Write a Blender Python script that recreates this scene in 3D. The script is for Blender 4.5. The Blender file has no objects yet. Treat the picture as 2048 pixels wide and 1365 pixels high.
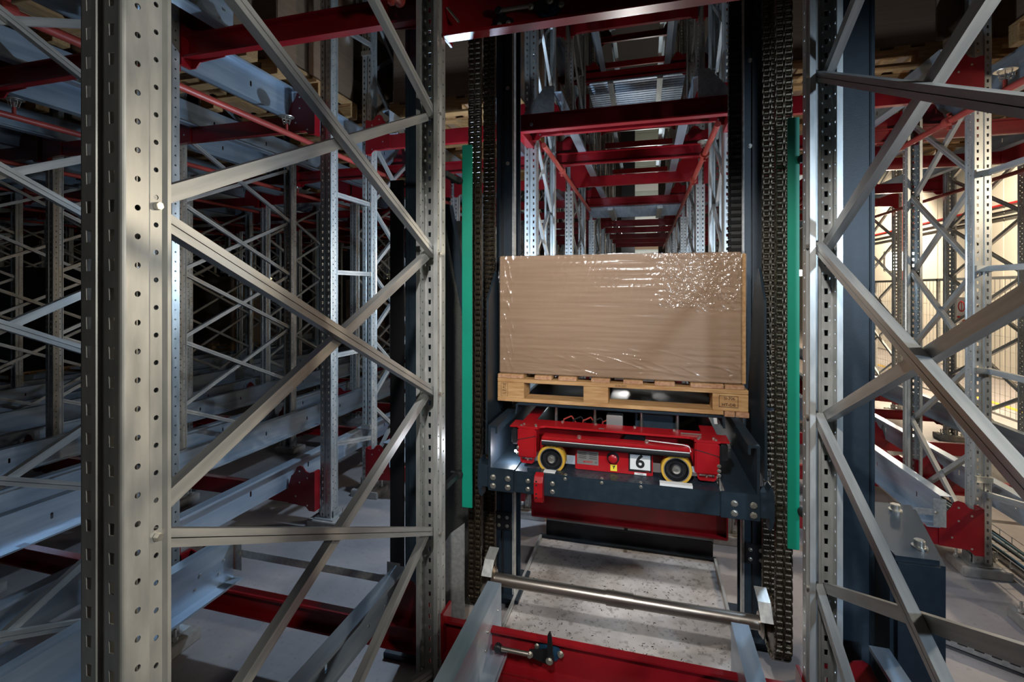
import bpy, bmesh, math, random
from mathutils import Matrix, Vector
random.seed(7)
PI = math.pi
SC = bpy.context.scene
COL = SC.collection
# ------------------------------------------------------------------ camera
CAM_H = 1.85
YAW = math.atan(267.0 / 967.0)
cam_d = bpy.data.cameras.new('camera'); cam = bpy.data.objects.new('camera', cam_d); COL.objects.link(cam)
cam_d.sensor_width = 36.0; cam_d.lens = 17.0; cam_d.shift_y = -(682.5 - 578.0) / 2048.0
cam_d.clip_start = 0.02; cam_d.clip_end = 200
cam.location = (0, 0, CAM_H); cam.rotation_euler = (PI / 2, 0, YAW)
SC.camera = cam
# ------------------------------------------------------------------ world and lights
SC.view_settings.view_transform = 'Standard'; SC.view_settings.look = 'None'
SC.view_settings.gamma = 1.0; SC.view_settings.use_curve_mapping = False
SC.view_settings.exposure = 0.10
SC.cycles.max_bounces = 6; SC.cycles.diffuse_bounces = 2; SC.cycles.glossy_bounces = 3; SC.cycles.transmission_bounces = 2; SC.cycles.transparent_max_bounces = 8
SC.cycles.caustics_reflective = False; SC.cycles.caustics_refractive = False
wd = bpy.data.worlds.new('hall_ambient'); SC.world = wd; wd.use_nodes = True
wd.node_tree.nodes['Background'].inputs[0].default_value = (0.55, 0.65, 0.85, 1)
wd.node_tree.nodes['Background'].inputs[1].default_value = 0.012

def light(kind, name, loc, energy, color, target=None, size=0.1, spot=None, blend=0.3):
    l = bpy.data.lights.new(name, kind); l.energy = energy; l.color = color
    if kind == 'AREA': l.shape = 'RECTANGLE'; l.size = size; l.size_y = size
    else: l.shadow_soft_size = size
    if kind == 'SPOT': l.spot_size = spot; l.spot_blend = blend
    o = bpy.data.objects.new(name, l); COL.objects.link(o); o.location = loc
    if target is not None:
        d = Vector(target) - Vector(loc); o.rotation_euler = d.to_track_quat('-Z', 'Y').to_euler()
    return o
COOL = (0.62, 0.80, 1.0); WARM = (1.0, 0.84, 0.62); WHITE = (1.0, 0.97, 0.93)
# strobe lamps the photographer set among the racks, the hall's own lamps and one added wall fill
light('POINT', 'strobe_left_lane', (-1.30, 3.35, 2.00), 86, (0.57, 0.77, 1.0), size=0.05)
light('POINT', 'strobe_right_lane', (1.05, 3.20, 2.00), 34, COOL, size=0.05)
light('POINT', 'strobe_tunnel', (-0.12, 4.40, 1.65), 40, WHITE, size=0.04)
light('SPOT', 'strobe_above_camera', (-0.20, 0.00, 2.95), 235, WHITE, target=(-0.14, 2.5, 1.35), size=0.05, spot=math.radians(52), blend=0.55)
light('SPOT', 'strobe_beside_camera', (1.50, 0.35, 2.25), 125, (1.0, 0.97, 0.88), target=(-0.95, 1.10, 1.55), size=0.10, spot=math.radians(80), blend=0.5)
light('SPOT', 'strobe_right_front', (1.95, -1.0, 2.35), 210, COOL, target=(0.95, 1.8, 1.6), size=0.12, spot=math.radians(50), blend=0.4)
light('SPOT', 'work_lamp_glow', (5.2, 12.2, 2.45), 420, WARM, target=(4.2, 4.0, 1.4), size=0.15, spot=math.radians(75), blend=0.4)
light('SPOT', 'hall_lamp_right', (3.9, 1.2, 2.95), 130, WARM, target=(2.6, 4.6, 0.8), size=0.10, spot=math.radians(85), blend=0.4)
light('SPOT', 'hall_lamp_right_side', (5.3, 4.6, 2.95), 480, WARM, target=(2.5, 3.2, 0.0), size=0.08, spot=math.radians(80), blend=0.4)
light('SPOT', 'hall_lamp_right_rear', (4.9, 8.8, 4.6), 2000, WARM, target=(6.8, 9.8, 1.8), size=0.2, spot=math.radians(130), blend=0.5)
light('SPOT', 'wall_fill_right_far', (5.0, 15.6, 4.2), 1000, WARM, target=(6.9, 16.8, 2.2), size=0.2, spot=math.radians(140), blend=0.5)  # added fill light that brightens the far part of the right wall
light('POINT', 'hall_lamp_tunnel_end', (0.05, 15.2, 3.6), 85, (0.95, 1.0, 0.95), size=0.3)
light('POINT', 'hall_lamp_left_rear', (-9.0, 13.0, 5.0), 14, WARM, size=0.3)

# ------------------------------------------------------------------ materials
MATS = {}
def principled(name, col, metal=0.0, rough=0.5, spec=0.5, noise=None, bump=None, coat=0.0, emis=None, stretch=(1, 1, 1), rvar=0.0):
    m = bpy.data.materials.new(name); m.use_nodes = True
    nt = m.node_tree; b = nt.nodes['Principled BSDF']
    b.inputs['Base Color'].default_value = (*col, 1); b.inputs['Metallic'].default_value = metal
    b.inputs['Roughness'].default_value = rough; b.inputs['Specular IOR Level'].default_value = spec
    b.inputs['Coat Weight'].default_value = coat
    if emis: b.inputs['Emission Color'].default_value = (*emis[0], 1); b.inputs['Emission Strength'].default_value = emis[1]
    if noise or bump or rvar:
        tc = nt.nodes.new('ShaderNodeTexCoord'); mp = nt.nodes.new('ShaderNodeMapping')
        nt.links.new(tc.outputs['Object'], mp.inputs['Vector']); mp.inputs['Scale'].default_value = stretch
    if noise:   # (scale, detail, second colour, low, high)
        n = nt.nodes.new('ShaderNodeTexNoise'); n.inputs['Scale'].default_value = noise[0]; n.inputs['Detail'].default_value = noise[1]
        nt.links.new(mp.outputs['Vector'], n.inputs['Vector'])
        r = nt.nodes.new('ShaderNodeValToRGB'); r.color_ramp.elements[0].position = noise[3]; r.color_ramp.elements[1].position = noise[4]
        r.color_ramp.elements[0].color = (*col, 1); r.color_ramp.elements[1].color = (*noise[2], 1)
        nt.links.new(n.outputs['Fac'], r.inputs['Fac']); nt.links.new(r.outputs['Color'], b.inputs['Base Color'])
        if rvar:
            mr = nt.nodes.new('ShaderNodeMapRange'); mr.inputs['To Min'].default_value = rough - rvar; mr.inputs['To Max'].default_value = rough + rvar
            nt.links.new(n.outputs['Fac'], mr.inputs['Value']); nt.links.new(mr.outputs['Result'], b.inputs['Roughness'])
    if bump:    # (scale, strength, distance)
        n2 = nt.nodes.new('ShaderNodeTexNoise'); n2.inputs['Scale'].default_value = bump[0]; n2.inputs['Detail'].default_value = 4
        nt.links.new(mp.outputs['Vector'], n2.inputs['Vector'])
        bp = nt.nodes.new('ShaderNodeBump'); bp.inputs['Strength'].default_value = bump[1]; bp.inputs['Distance'].default_value = bump[2]
        nt.links.new(n2.outputs['Fac'], bp.inputs['Height']); nt.links.new(bp.outputs['Normal'], b.inputs['Normal'])
    MATS[name] = m
    return m
GALV = principled('galvanised_post', (0.44, 0.455, 0.45), 0.55, 0.36, noise=(9, 6, (0.64, 0.64, 0.61), .30, .72), rvar=0.09, stretch=(4, 4, 1.0))
GALVR = principled('galvanised_rail', (0.38, 0.48, 0.60), 0.55, 0.32, noise=(6, 5, (0.54, 0.63, 0.73), .35, .7), rvar=0.07, stretch=(4, .35, 4))
GALVB = principled('galvanised_brace', (0.42, 0.435, 0.435), 0.55, 0.38, noise=(6, 5, (0.60, 0.60, 0.58), .35, .7), rvar=0.07, stretch=(9, .8, 9))
RED = principled('red_paint', (0.23, 0.006, 0.011), 0.0, 0.30, noise=(9, 4, (0.29, 0.009, 0.014), .4, .7))
REDB = principled('bright_red_paint', (0.35, 0.006, 0.011), 0.0, 0.34, noise=(14, 4, (0.41, 0.010, 0.014), .4, .7), coat=0.15)
REDP = principled('red_pipe_paint', (0.33, 0.045, 0.035), 0.0, 0.42, noise=(5, 3, (0.40, 0.06, 0.045), .4, .6))
NAVY = principled('navy_paint', (0.011, 0.021, 0.032), 0.0, 0.43, noise=(30, 5, (0.016, 0.028, 0.040), .4, .7), bump=(220, .12, .002))
BLACK = principled('black_paint', (0.010, 0.010, 0.012), 0.0, 0.45)
RUBBER = principled('black_rubber', (0.012, 0.012, 0.013), 0.0, 0.75, spec=0.3)
GREEN = principled('green_plastic', (0.004, 0.235, 0.150), 0.0, 0.42, noise=(4, 4, (0.003, 0.20, 0.13), .45, .7))
CHAIN = principled('oiled_chain_steel', (0.060, 0.045, 0.030), 0.8, 0.30, noise=(60, 3, (0.17, 0.14, 0.10), .45, .75))
STEEL = principled('turned_steel', (0.42, 0.38, 0.34), 0.9, 0.32, noise=(6, 5, (0.30, 0.26, 0.22), .4, .7), stretch=(1, 8, 8))
BOLT = principled('zinc_bolt', (0.70, 0.68, 0.62), 0.9, 0.28)
WOOD = principled('pallet_wood', (0.37, 0.19, 0.072), 0.0, 0.7, noise=(9, 6, (0.54, 0.33, 0.145), .32, .7), bump=(40, .3, .002), stretch=(1.2, 9, 9))
WOODY = principled('pallet_wood_long', (0.35, 0.18, 0.07), 0.0, 0.7, noise=(9, 6, (0.50, 0.30, 0.135), .32, .7), bump=(40, .3, .002), stretch=(9, 1.2, 9))
ENDGRAIN = principled('pallet_end_grain', (0.36, 0.18, 0.10), 0.0, 0.75, noise=(70, 4, (0.50, 0.29, 0.16), .4, .65))
CARD = principled('cardboard', (0.335, 0.21, 0.13), 0.0, 0.7, noise=(3, 6, (0.41, 0.265, 0.17), .35, .7), stretch=(.8, .8, 22))
YELLOW = principled('polyurethane_tyre', (0.62, 0.36, 0.045), 0.0, 0.42)
WHITEP = principled('white_label', (0.75, 0.75, 0.74), 0.0, 0.5)
GREYPL = principled('engraved_plate', (0.36, 0.35, 0.34), 0.6, 0.42)
YLABEL = principled('yellow_label', (0.80, 0.65, 0.05), 0.0, 0.5)
INK = principled('ink', (0.012, 0.012, 0.012), 0.0, 0.6)
BURN = principled('burnt_stamp', (0.06, 0.025, 0.012), 0.0, 0.8)
REDINK = principled('red_ink', (0.5, 0.02, 0.02), 0.0, 0.6)
BLUECAST = principled('blue_cast_housing', (0.012, 0.05, 0.10), 0.0, 0.4)
PANEL = principled('embossed_panel', (0.13, 0.13, 0.12), 0.85, 0.34, bump=(260, .9, .004))
GROUT = principled('grout_block', (0.34, 0.31, 0.28), 0.0, 0.85, noise=(30, 4, (0.42, 0.39, 0.36), .4, .7))
WALLM = principled('pale_wall_panel', (0.62, 0.58, 0.50), 0.0, 0.6)
DARKW = principled('dark_hall_wall', (0.05, 0.05, 0.055), 0.0, 0.8)
PALEW = principled('pale_far_panel', (0.50, 0.56, 0.52), 0.0, 0.6)
CABLE = principled('grey_blue_cable', (0.10, 0.19, 0.24), 0.0, 0.45)
CABLEK = principled('black_cable', (0.015, 0.015, 0.015), 0.0, 0.45)
YLINE = principled('yellow_floor_paint', (0.70, 0.42, 0.03), 0.0, 0.6)
WRAPB = principled('black_film', (0.008, 0.008, 0.009), 0.0, 0.18, bump=(30, .8, .02), stretch=(1, 1, 12))
LAMPM = principled('lamp_glass', (1, 1, 1), 0.0, 0.5, emis=((1.0, 0.92, 0.78), 35))
LEDM = principled('shuttle_led', (1, 1, 1), 0.0, 0.5, emis=((0.85, 0.92, 1.0), 60))

def floor_material(name, a, b, specks):
    m = bpy.data.materials.new(name); m.use_nodes = True; nt = m.node_tree; p = nt.nodes['Principled BSDF']
    tc = nt.nodes.new('ShaderNodeTexCoord')
    n = nt.nodes.new('ShaderNodeTexNoise'); n.inputs['Scale'].default_value = 2.4; n.inputs['Detail'].default_value = 9; n.inputs['Roughness'].default_value = .65
    nt.links.new(tc.outputs['Object'], n.inputs['Vector'])
    r = nt.nodes.new('ShaderNodeValToRGB'); r.color_ramp.elements[0].position = .35; r.color_ramp.elements[1].position = .68
    r.color_ramp.elements[0].color = (*a, 1); r.color_ramp.elements[1].color = (*b, 1); nt.links.new(n.outputs['Fac'], r.inputs['Fac'])
    v = nt.nodes.new('ShaderNodeTexNoise'); v.inputs['Scale'].default_value = 38; v.inputs['Detail'].default_value = 6
    nt.links.new(tc.outputs['Object'], v.inputs['Vector'])
    r2 = nt.nodes.new('ShaderNodeValToRGB'); r2.color_ramp.elements[0].position = .60 - specks; r2.color_ramp.elements[1].position = .68 - specks * .7
    r2.color_ramp.elements[0].color = (0, 0, 0, 1); r2.color_ramp.elements[1].color = (1, 1, 1, 1); nt.links.new(v.outputs['Fac'], r2.inputs['Fac'])
    mx = nt.nodes.new('ShaderNodeMix'); mx.data_type = 'RGBA'; mx.inputs['B'].default_value = (0.10, 0.085, 0.07, 1)
    f = nt.nodes.new('ShaderNodeMath'); f.operation = 'MULTIPLY'; f.inputs[1].default_value = .25 + specks * 5
    nt.links.new(r2.outputs['Color'], f.inputs[0]); nt.links.new(f.outputs[0], mx.inputs['Factor'])
    nt.links.new(r.outputs['Color'], mx.inputs['A']); nt.links.new(mx.outputs['Result'], p.inputs['Base Color'])
    p.inputs['Roughness'].default_value = .42
    MATS[name] = m; return m
FLOOR = floor_material('sealed_concrete', (0.30, 0.27, 0.265), (0.40, 0.36, 0.355), 0.0)
PANM = floor_material('dirty_pit_floor', (0.30, 0.265, 0.24), (0.66, 0.63, 0.63), 0.05)

def film_material():
    m = bpy.data.materials.new('stretch_film'); m.use_nodes = True; nt = m.node_tree
    for n in list(nt.nodes): nt.nodes.remove(n)
    out = nt.nodes.new('ShaderNodeOutputMaterial'); mix = nt.nodes.new('ShaderNodeMixShader')
    tr = nt.nodes.new('ShaderNodeBsdfTransparent'); gl = nt.nodes.new('ShaderNodeBsdfGlossy')
    gl.inputs['Roughness'].default_value = .16; tr.inputs['Color'].default_value = (.97, .97, .97, 1)
    lw = nt.nodes.new('ShaderNodeFresnel'); lw.inputs['IOR'].default_value = 1.5
    ad = nt.nodes.new('ShaderNodeMath'); ad.operation = 'ADD'; ad.inputs[1].default_value = .045
    tc = nt.nodes.new('ShaderNodeTexCoord'); mp = nt.nodes.new('ShaderNodeMapping'); mp.inputs['Scale'].default_value = (1, 1, 22); mp.inputs['Rotation'].default_value = (0, .06, 0)
    n = nt.nodes.new('ShaderNodeTexNoise'); n.inputs['Scale'].default_value = 7; n.inputs['Detail'].default_value = 4
    bp = nt.nodes.new('ShaderNodeBump'); bp.inputs['Strength'].default_value = .12; bp.inputs['Distance'].default_value = .006
    nt.links.new(tc.outputs['Object'], mp.inputs['Vector']); nt.links.new(mp.outputs['Vector'], n.inputs['Vector'])
    nt.links.new(n.outputs['Fac'], bp.inputs['Height']); nt.links.new(bp.outputs['Normal'], gl.inputs['Normal']); nt.links.new(bp.outputs['Normal'], lw.inputs['Normal'])
    mi = nt.nodes.new('ShaderNodeMath'); mi.operation = 'MINIMUM'; mi.inputs[1].default_value = .30
    nt.links.new(lw.outputs['Fac'], ad.inputs[0]); nt.links.new(ad.outputs[0], mi.inputs[0]); nt.links.new(mi.outputs[0], mix.inputs['Fac'])
    nt.links.new(tr.outputs[0], mix.inputs[1]); nt.links.new(gl.outputs[0], mix.inputs[2]); nt.links.new(mix.outputs[0], out.inputs['Surface'])
    return m
FILM = film_material()

# ------------------------------------------------------------------ mesh helpers
class MB:
    def __init__(s): s.v = []; s.f = []
    def add(s, vs, fs):
        o = len(s.v); s.v += [tuple(p) for p in vs]; s.f += [tuple(i + o for i in f) for f in fs]; return s
    def box(s, x0, x1, y0, y1, z0, z1):
        return s.add([(x0,y0,z0),(x1,y0,z0),(x1,y1,z0),(x0,y1,z0),(x0,y0,z1),(x1,y0,z1),(x1,y1,z1),(x0,y1,z1)],
                     [(3,2,1,0),(4,5,6,7),(0,1,5,4),(1,2,6,5),(2,3,7,6),(3,0,4,7)])
    def prism(s, poly, axis, a, b):
        # polygon in the two other axes (order x,y,z without axis), extruded from a to b
        n = len(poly)
        def P(p, t):
            q = list(p); q.insert(axis, t); return tuple(q)
        vs = [P(p, a) for p in poly] + [P(p, b) for p in poly]
        fs = [tuple(range(n)), tuple(range(2*n-1, n-1, -1))]
        fs += [(i, i+n, (i+1) % n + n, (i+1) % n) for i in range(n)]
        return s.add(vs, fs)
    def tube(s, p, q, r, n=12, r2=None, cap=True):
        p = Vector(p); q = Vector(q); d = (q-p).normalized(); r2 = r if r2 is None else r2
        a = d.orthogonal().normalized(); b = d.cross(a)
        vs = []
        for c, rr in ((p, r), (q, r2)):
            for i in range(n):
                t = 2*PI*i/n; vs.append(c + a*math.cos(t)*rr + b*math.sin(t)*rr)
        fs = [(i, (i+1) % n, (i+1) % n + n, i+n) for i in range(n)]
        if cap: fs += [tuple(range(n-1, -1, -1)), tuple(range(n, 2*n))]
        return s.add(vs, fs)
    def lathe(s, c, axis, prof, n=28, caps=True):
        # prof: (along, radius) pairs, axis a unit vector
        c = Vector(c); d = Vector(axis).normalized(); a = d.orthogonal().normalized(); b = d.cross(a)
        vs = []; fs = []
        for (h, r) in prof:
            for i in range(n):
                t = 2*PI*i/n; vs.append(c + d*h + a*math.cos(t)*r + b*math.sin(t)*r)
        for k in range(len(prof)-1):
            for i in range(n):
                fs.append((k*n+i, k*n+(i+1) % n, (k+1)*n+(i+1) % n, (k+1)*n+i))
        if caps: fs += [tuple(range(n-1, -1, -1)), tuple(range((len(prof)-1)*n, len(prof)*n))]
        return s.add(vs, fs)
    def path(s, pts, r, n=8):
        for p, q in zip(pts[:-1], pts[1:]): s.tube(p, q, r, n)
        return s
    def mesh(s, name, mat, bevel=0.0, smooth=False):
        me = bpy.data.meshes.new(name); me.from_pydata(s.v, [], s.f)
        bm = bmesh.new(); bm.from_mesh(me)
        bmesh.ops.recalc_face_normals(bm, faces=bm.faces)
        if bevel > 0:
            ed = [e for e in bm.edges if len(e.link_faces) == 2 and e.calc_face_angle(0) > .6]
            bmesh.ops.bevel(bm, geom=ed, offset=bevel, segments=2, affect='EDGES', clamp_overlap=True)
        bm.to_mesh(me); bm.free()
        me.materials.append(mat)
        if smooth:
            for p in me.polygons: p.use_smooth = True
            try: me.set_sharp_from_angle(angle=math.radians(35))
            except Exception: pass
        return me
    def obj(s, name, mat, parent=None, bevel=0.0, smooth=False, loc=None):
        return put(name, s.mesh(name, mat, bevel, smooth), parent, loc)

def put(name, me, parent=None, loc=None, rot=None, scale=None):
    o = bpy.data.objects.new(name, me); COL.objects.link(o)
    if loc is not None: o.location = loc
    if rot is not None: o.rotation_euler = rot
    if scale is not None: o.scale = scale
    if parent is not None: o.parent = parent
    return o
def tag(o, label=None, cat=None, group=None, kind=None):
    if label: o['label'] = label
    if cat: o['category'] = cat
    if group: o['group'] = group
    if kind: o['kind'] = kind
    return o
def thing(name, label, cat, loc=(0, 0, 0), group=None):
    o = bpy.data.objects.new(name, None); COL.objects.link(o); o.location = loc; o.empty_display_size = .05
    return tag(o, label, cat, group)
def rel(parent, *p):   # world point to a point relative to an (unrotated) parent
    return tuple(p[i] - parent.location[i] for i in range(3))
_bolts = {}
def bolt(parent, p, axis, r=0.010, h=0.008, name='bolt', washer=True, mat=None):
    key = (tuple(axis), round(r, 4), round(h, 4))
    if key not in _bolts:
        m = MB(); ax = Vector(axis)
        if washer: m.tube((0,0,0), ax*h*.25, r*1.35, 14)
        m.tube(ax*h*.25 if washer else (0,0,0), ax*h, r, 6)
        _bolts[key] = m.mesh('bolt_head', mat or BOLT, .0006)
    return put(name, _bolts[key], parent, rel(parent, *p) if parent else p)
def text(parent, s, p, size, mat, rot=(PI/2, 0, 0), name='lettering', bold=0.0, squash=1.0):
    cu = bpy.data.curves.new('lettering', 'FONT'); cu.body = s; cu.size = size; cu.align_x = 'CENTER'; cu.align_y = 'CENTER'
    cu.extrude = .0002; cu.offset = bold
    o = bpy.data.objects.new('tmp_text', cu); COL.objects.link(o)
    dg = bpy.context.evaluated_depsgraph_get(); me = bpy.data.meshes.new_from_object(o.evaluated_get(dg))
    bpy.data.objects.remove(o); me.materials.clear(); me.materials.append(mat)
    return put(name, me, parent, rel(parent, *p), rot, (squash, 1, 1))
ORD = ['first', 'second', 'third', 'fourth', 'fifth', 'sixth', 'seventh', 'eighth', 'ninth', 'tenth', 'eleventh', 'twelfth']
def in_view(pts, margin=260):
    us = []; vs = []
    S, Cc = math.sin(YAW), math.cos(YAW); front = False
    for (x, y, z) in pts:
        d = -S*x + Cc*y
        if d < .15: d = .15
        else: front = True
        us.append(1024 + 967*(Cc*x + S*y)/d); vs.append(578 - 967*(z-CAM_H)/d)
    return front and max(us) > -margin and min(us) < 2048+margin and max(vs) > -margin and min(vs) < 1365+margin

# ------------------------------------------------------------------ setting
def slab(name, x0, x1, y0, y1, z0, z1, mat):
    o = MB().box(x0, x1, y0, y1, z0, z1).obj(name, mat); tag(o, kind='structure'); return o
slab('floor', -32, 9, -6, 26, -.2, 0, FLOOR)
slab('ceiling', -32, 9, -6, 26, 9.0, 9.2, DARKW)
slab('wall_left', -32.2, -32, -6, 26, 0, 9, DARKW)
slab('wall_back', -32, 9, 26, 26.2, 0, 9, DARKW)
slab('wall_front', -32, 9, -6.2, -6, 0, 9, DARKW)
wr = slab('wall_right', 7.0, 7.2, -6, 26, 0, 9, WALLM)
for k, y in enumerate([v * 1.15 for v in range(2, 22)]):      # panel joints of the pale right-hand wall
    o = MB().box(6.985, 7.0, y - .56, y + .56, .02, 8.9).obj('panel', WALLM, wr, .004)

# ------------------------------------------------------------------ rack component meshes
def post_mesh(h):
    half = [(0, .007, None), (.006, .007, None), (.010, 0, None), (.043, 0, 'slot'), (.0457, .0005, None), (.048, .002, None), (.0495, .0043, None), (.050, .007, None), (.050, .046, 'hole'), (.044, .053, None),
            (.044, .075, 'hole2'), (.050, .081, None), (.050, .088, None), (.032, .088, None)]
    pts = [(-x, y) for (x, y, t) in reversed(half[1:])] + [(x, y) for (x, y, t) in half]
    types = [t for (x, y, t) in reversed(half[1:])] + [t for (x, y, t) in half[1:]]
    bm = bmesh.new(); cache = {}
    def V(x, y, z):
        k = (round(x, 5), round(y, 5), round(z, 5))
        if k not in cache: cache[k] = bm.verts.new(k)
        return cache[k]
    P_ = .05; n = int(h / P_)
    for i, t in enumerate(types):
        (x0, y0), (x1, y1) = pts[i], pts[i+1]
        def at(s): return (x0 + (x1-x0)*s, y0 + (y1-y0)*s)
        L = math.hypot(x1-x0, y1-y0)
        if t is None:
            for k in range(2*n):
                z0, z1 = k*P_/2, (k+1)*P_/2
                bm.faces.new([V(x0,y0,z0), V(x1,y1,z0), V(x1,y1,z1), V(x0,y0,z1)])
        else:
            off = P_/2 if t == 'hole2' else 0
            if off:
                for z0 in (0, n*P_ - P_/2):
                    z1 = z0 + P_/2
                    bm.faces.new([V(x0,y0,z0), V(x1,y1,z0), V(x1,y1,z1), V(x0,y0,z1)])
            for k in range(n - (1 if off else 0)):
                zc = k*P_ + P_/2 + off; za, zb = zc - P_/2, zc + P_/2
                if t == 'slot': sh = [(-.0052,-.0105),(0,-.0105),(.0052,-.0105),(.0058,0),(.0064,.0105),(0,.0105),(-.0064,.0105),(-.0058,0)]
                else:
                    r = .0052 if t == 'hole' else .0046
                    sh = [(r*math.cos(a), r*math.sin(a)) for a in [(-135+22.5*q)*PI/180 for q in range(16)]]
                inn = []
                for (a, b) in sh:
                    s = .5 + a / L; q = at(s); inn.append(V(q[0], q[1], zc+b))
                m0 = at(.5)
                outr = [V(x0,y0,za), V(m0[0],m0[1],za), V(x1,y1,za), V(x1,y1,zc), V(x1,y1,zb), V(m0[0],m0[1],zb), V(x0,y0,zb), V(x0,y0,zc)]
                for q in range(8):
                    if len(inn) == 8: bm.faces.new([outr[q], outr[(q+1) % 8], inn[(q+1) % 8], inn[q]])
                    else:
                        bm.faces.new([outr[q], inn[2*q+1], inn[2*q]]); bm.faces.new([outr[q], outr[(q+1) % 8], inn[(2*q+2) % 16], inn[2*q+1]])
    bmesh.ops.recalc_face_normals(bm, faces=bm.faces)
    bmesh.ops.solidify(bm, geom=list(bm.faces), thickness=.0024)
    me = bpy.data.meshes.new('perforated_post'); bm.to_mesh(me); bm.free(); me.materials.append(GALV)
    return me
POST = post_mesh(6.8)
POST_LOW = post_mesh(4.4)

def c_outline(w, d, lip, t):
    # C section: closed back at -d/2, opening at +d/2 in the first coordinate; second coordinate +-w/2
    x0, x1, z0, z1 = -d/2, d/2, -w/2, w/2
    return [(x0,z0),(x1,z0),(x1,z0+lip),(x1-t,z0+lip),(x1-t,z0+t),(x0+t,z0+t),(x0+t,z1-t),(x1-t,z1-t),(x1-t,z1-lip),(x1,z1-lip),(x1,z1),(x0,z1)]
_brace = {}
def brace_mesh(L):
    k = round(L, 3)
    if k not in _brace:
        m = MB(); out = c_outline(.033, .026, .0155, .0022)
        m.prism([(p[0], p[1]) for p in out], 1, -L/2, L/2)
        _brace[k] = m.mesh('brace', GALVB)
    return _brace[k]
_m = MB().box(-.13, .13, -.10, .10, 0, .06); BASE_BLOCK = _m.mesh('base_block', GROUT, .004)
_m = MB().box(-.085, .085, -.075, .075, .06, .068).box(-.062, -.056, -.03, .05, .068, .12).box(.056, .062, -.03, .05, .068, .12); BASE_PLATE = _m.mesh('base_plate', GALVB)
_m = MB().tube((0,0,.06), (0,0,.125), .007, 10).tube((0,0,.068), (0,0,.084), .014, 6); ANCHOR = _m.mesh('anchor_bolt', BOLT)

def frame(X, Y0, Y1, label, zmax, base=True, zmin=-1, detail=1, posts=(1, 1)):
    f = thing('upright_frame', label, 'rack frame', (X, (Y0+Y1)/2, 0), 'upright frames of the rack')
    yc = (Y0+Y1)/2; pm = POST if zmax > 4.3 else POST_LOW
    if posts[0]: put('post', pm, f, (0, Y0-yc, .066), (0, 0, 0))
    if posts[1]: put('post', pm, f, (0, Y1-yc, .066), (0, 0, PI))
    if base:
        for s, y in ((1, Y0+.045), (-1, Y1-.045)):
            if (s == 1 and not posts[0]) or (s == -1 and not posts[1]): continue
            b = put('base_block', BASE_BLOCK, f, (0, y-yc, 0)); put('base_plate', BASE_PLATE, f, (0, y-yc, 0), (0, 0, 0 if s == 1 else PI))
            if detail:
                for sx in (-1, 1): put('anchor_bolt', ANCHOR, f, (sx*.105, y-yc+.03*s, 0))
    if posts == (1, 1):
        ya, yb = Y0+.052, Y1-.052; L = math.hypot(yb-ya, .6)
        me = brace_mesh(L); ang = math.atan2(.6, yb-ya)
        z = .2
        while z < min(zmax, 6.6):
            if z+.6 > zmin:
                # rising away from the camera: on the -X side, open to -X ; falling: on the +X side, open to +X
                put('brace', me, f, (-.0145, 0, z+.3), (ang, 0, 0), (-1, 1, 1))
                put('brace', me, f, (.0145, 0, z+.3), (-ang, 0, 0))
            z += .6
    return f

def row_name(i):
    if i == 0: return "post row at the lift's left side"
    if i == 1: return "post row at the lift's right side"
    return f"{ORD[-i-1]} post row left of the lift" if i < 0 else f"{ORD[i-2]} post row right of the lift"
ROWX = lambda i: -.9 + 1.5*i
LANEX = lambda i: -.15 + 1.5*i
STN = [(.61, 1.98), (3.82, 4.72), (5.86, 7.20), (8.40, 9.65), (10.85, 12.05), (13.3, 14.5)]
STN_OUT = [(.61, 1.98), (3.22, 4.68), (5.86, 7.20), (8.40, 9.65), (10.85, 12.05), (13.3, 14.5)]
def station(i): return STN if -1 <= i <= 2 else STN_OUT
DEPTH = ['nearest the camera', 'second back', 'third back', 'fourth back', 'fifth back', 'sixth back']
for i in range(-11, 4):
    for k, (y0, y1) in enumerate(station(i)):
        X = ROWX(i)
        if i <= -6 and k > 4 or i >= 3 and k > 3: continue
        zt = min(6.6, 1.85 + .75*(y1+1.2))
        if not in_view([(X, y, z) for y in (y0, y1) for z in (0, 1, 2, 3)], 120): continue
        far = (y1 > 8.0 or i < -5)
        frame(X, y0, y1, f"galvanised upright frame, {DEPTH[k]}, in the {row_name(i)}", min(zt, 4.3) if (far and not 0 <= i <= 1) else zt, detail=0 if far else 1)
# the single posts with short ties beside the transfer gap
for i in (-1, 2):
    X = ROWX(i)
    f = frame(X, 3.24, 3.6, f'single galvanised post with short ties beyond the gap, first post row {"left" if i < 0 else "right"} of the lift', 6.0, posts=(1, 0))
    m = MB().prism(c_outline(.036, .026, .017, .0022), 1, 0, .50)
    me = m.mesh('tie', GALVB)
    for z in (.62, 1.32, 1.98, 2.60, 3.95):
        t = put('tie', me, f, (.03, -.09, z), (-.20 if z < 1 else (.16 if z > 3 else 0), 0, 0))
        put('tie_clip', MB().box(-.045, .045, -.012, .012, -.02, .02).mesh('tie_clip', BOLT, .002), f, (.0, .39, z))
# bolts at the brace nodes of the two nearest frames
for o in [o for o in COL.objects if o.name.startswith('upright_frame') and o.location.y < 2 and o.location.x > -1.2]:
    for z in (.8, 1.4, 2.0, 2.6, 3.2):
        for y, s in ((.61+.064, 1), (1.98-.064, 1)):
            sx = 1 if o.location.x < 0 else -1
            bolt(o, (o.location.x + sx*.0445, y, z), (sx, 0, 0), .0075, .010, washer=False)

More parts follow.
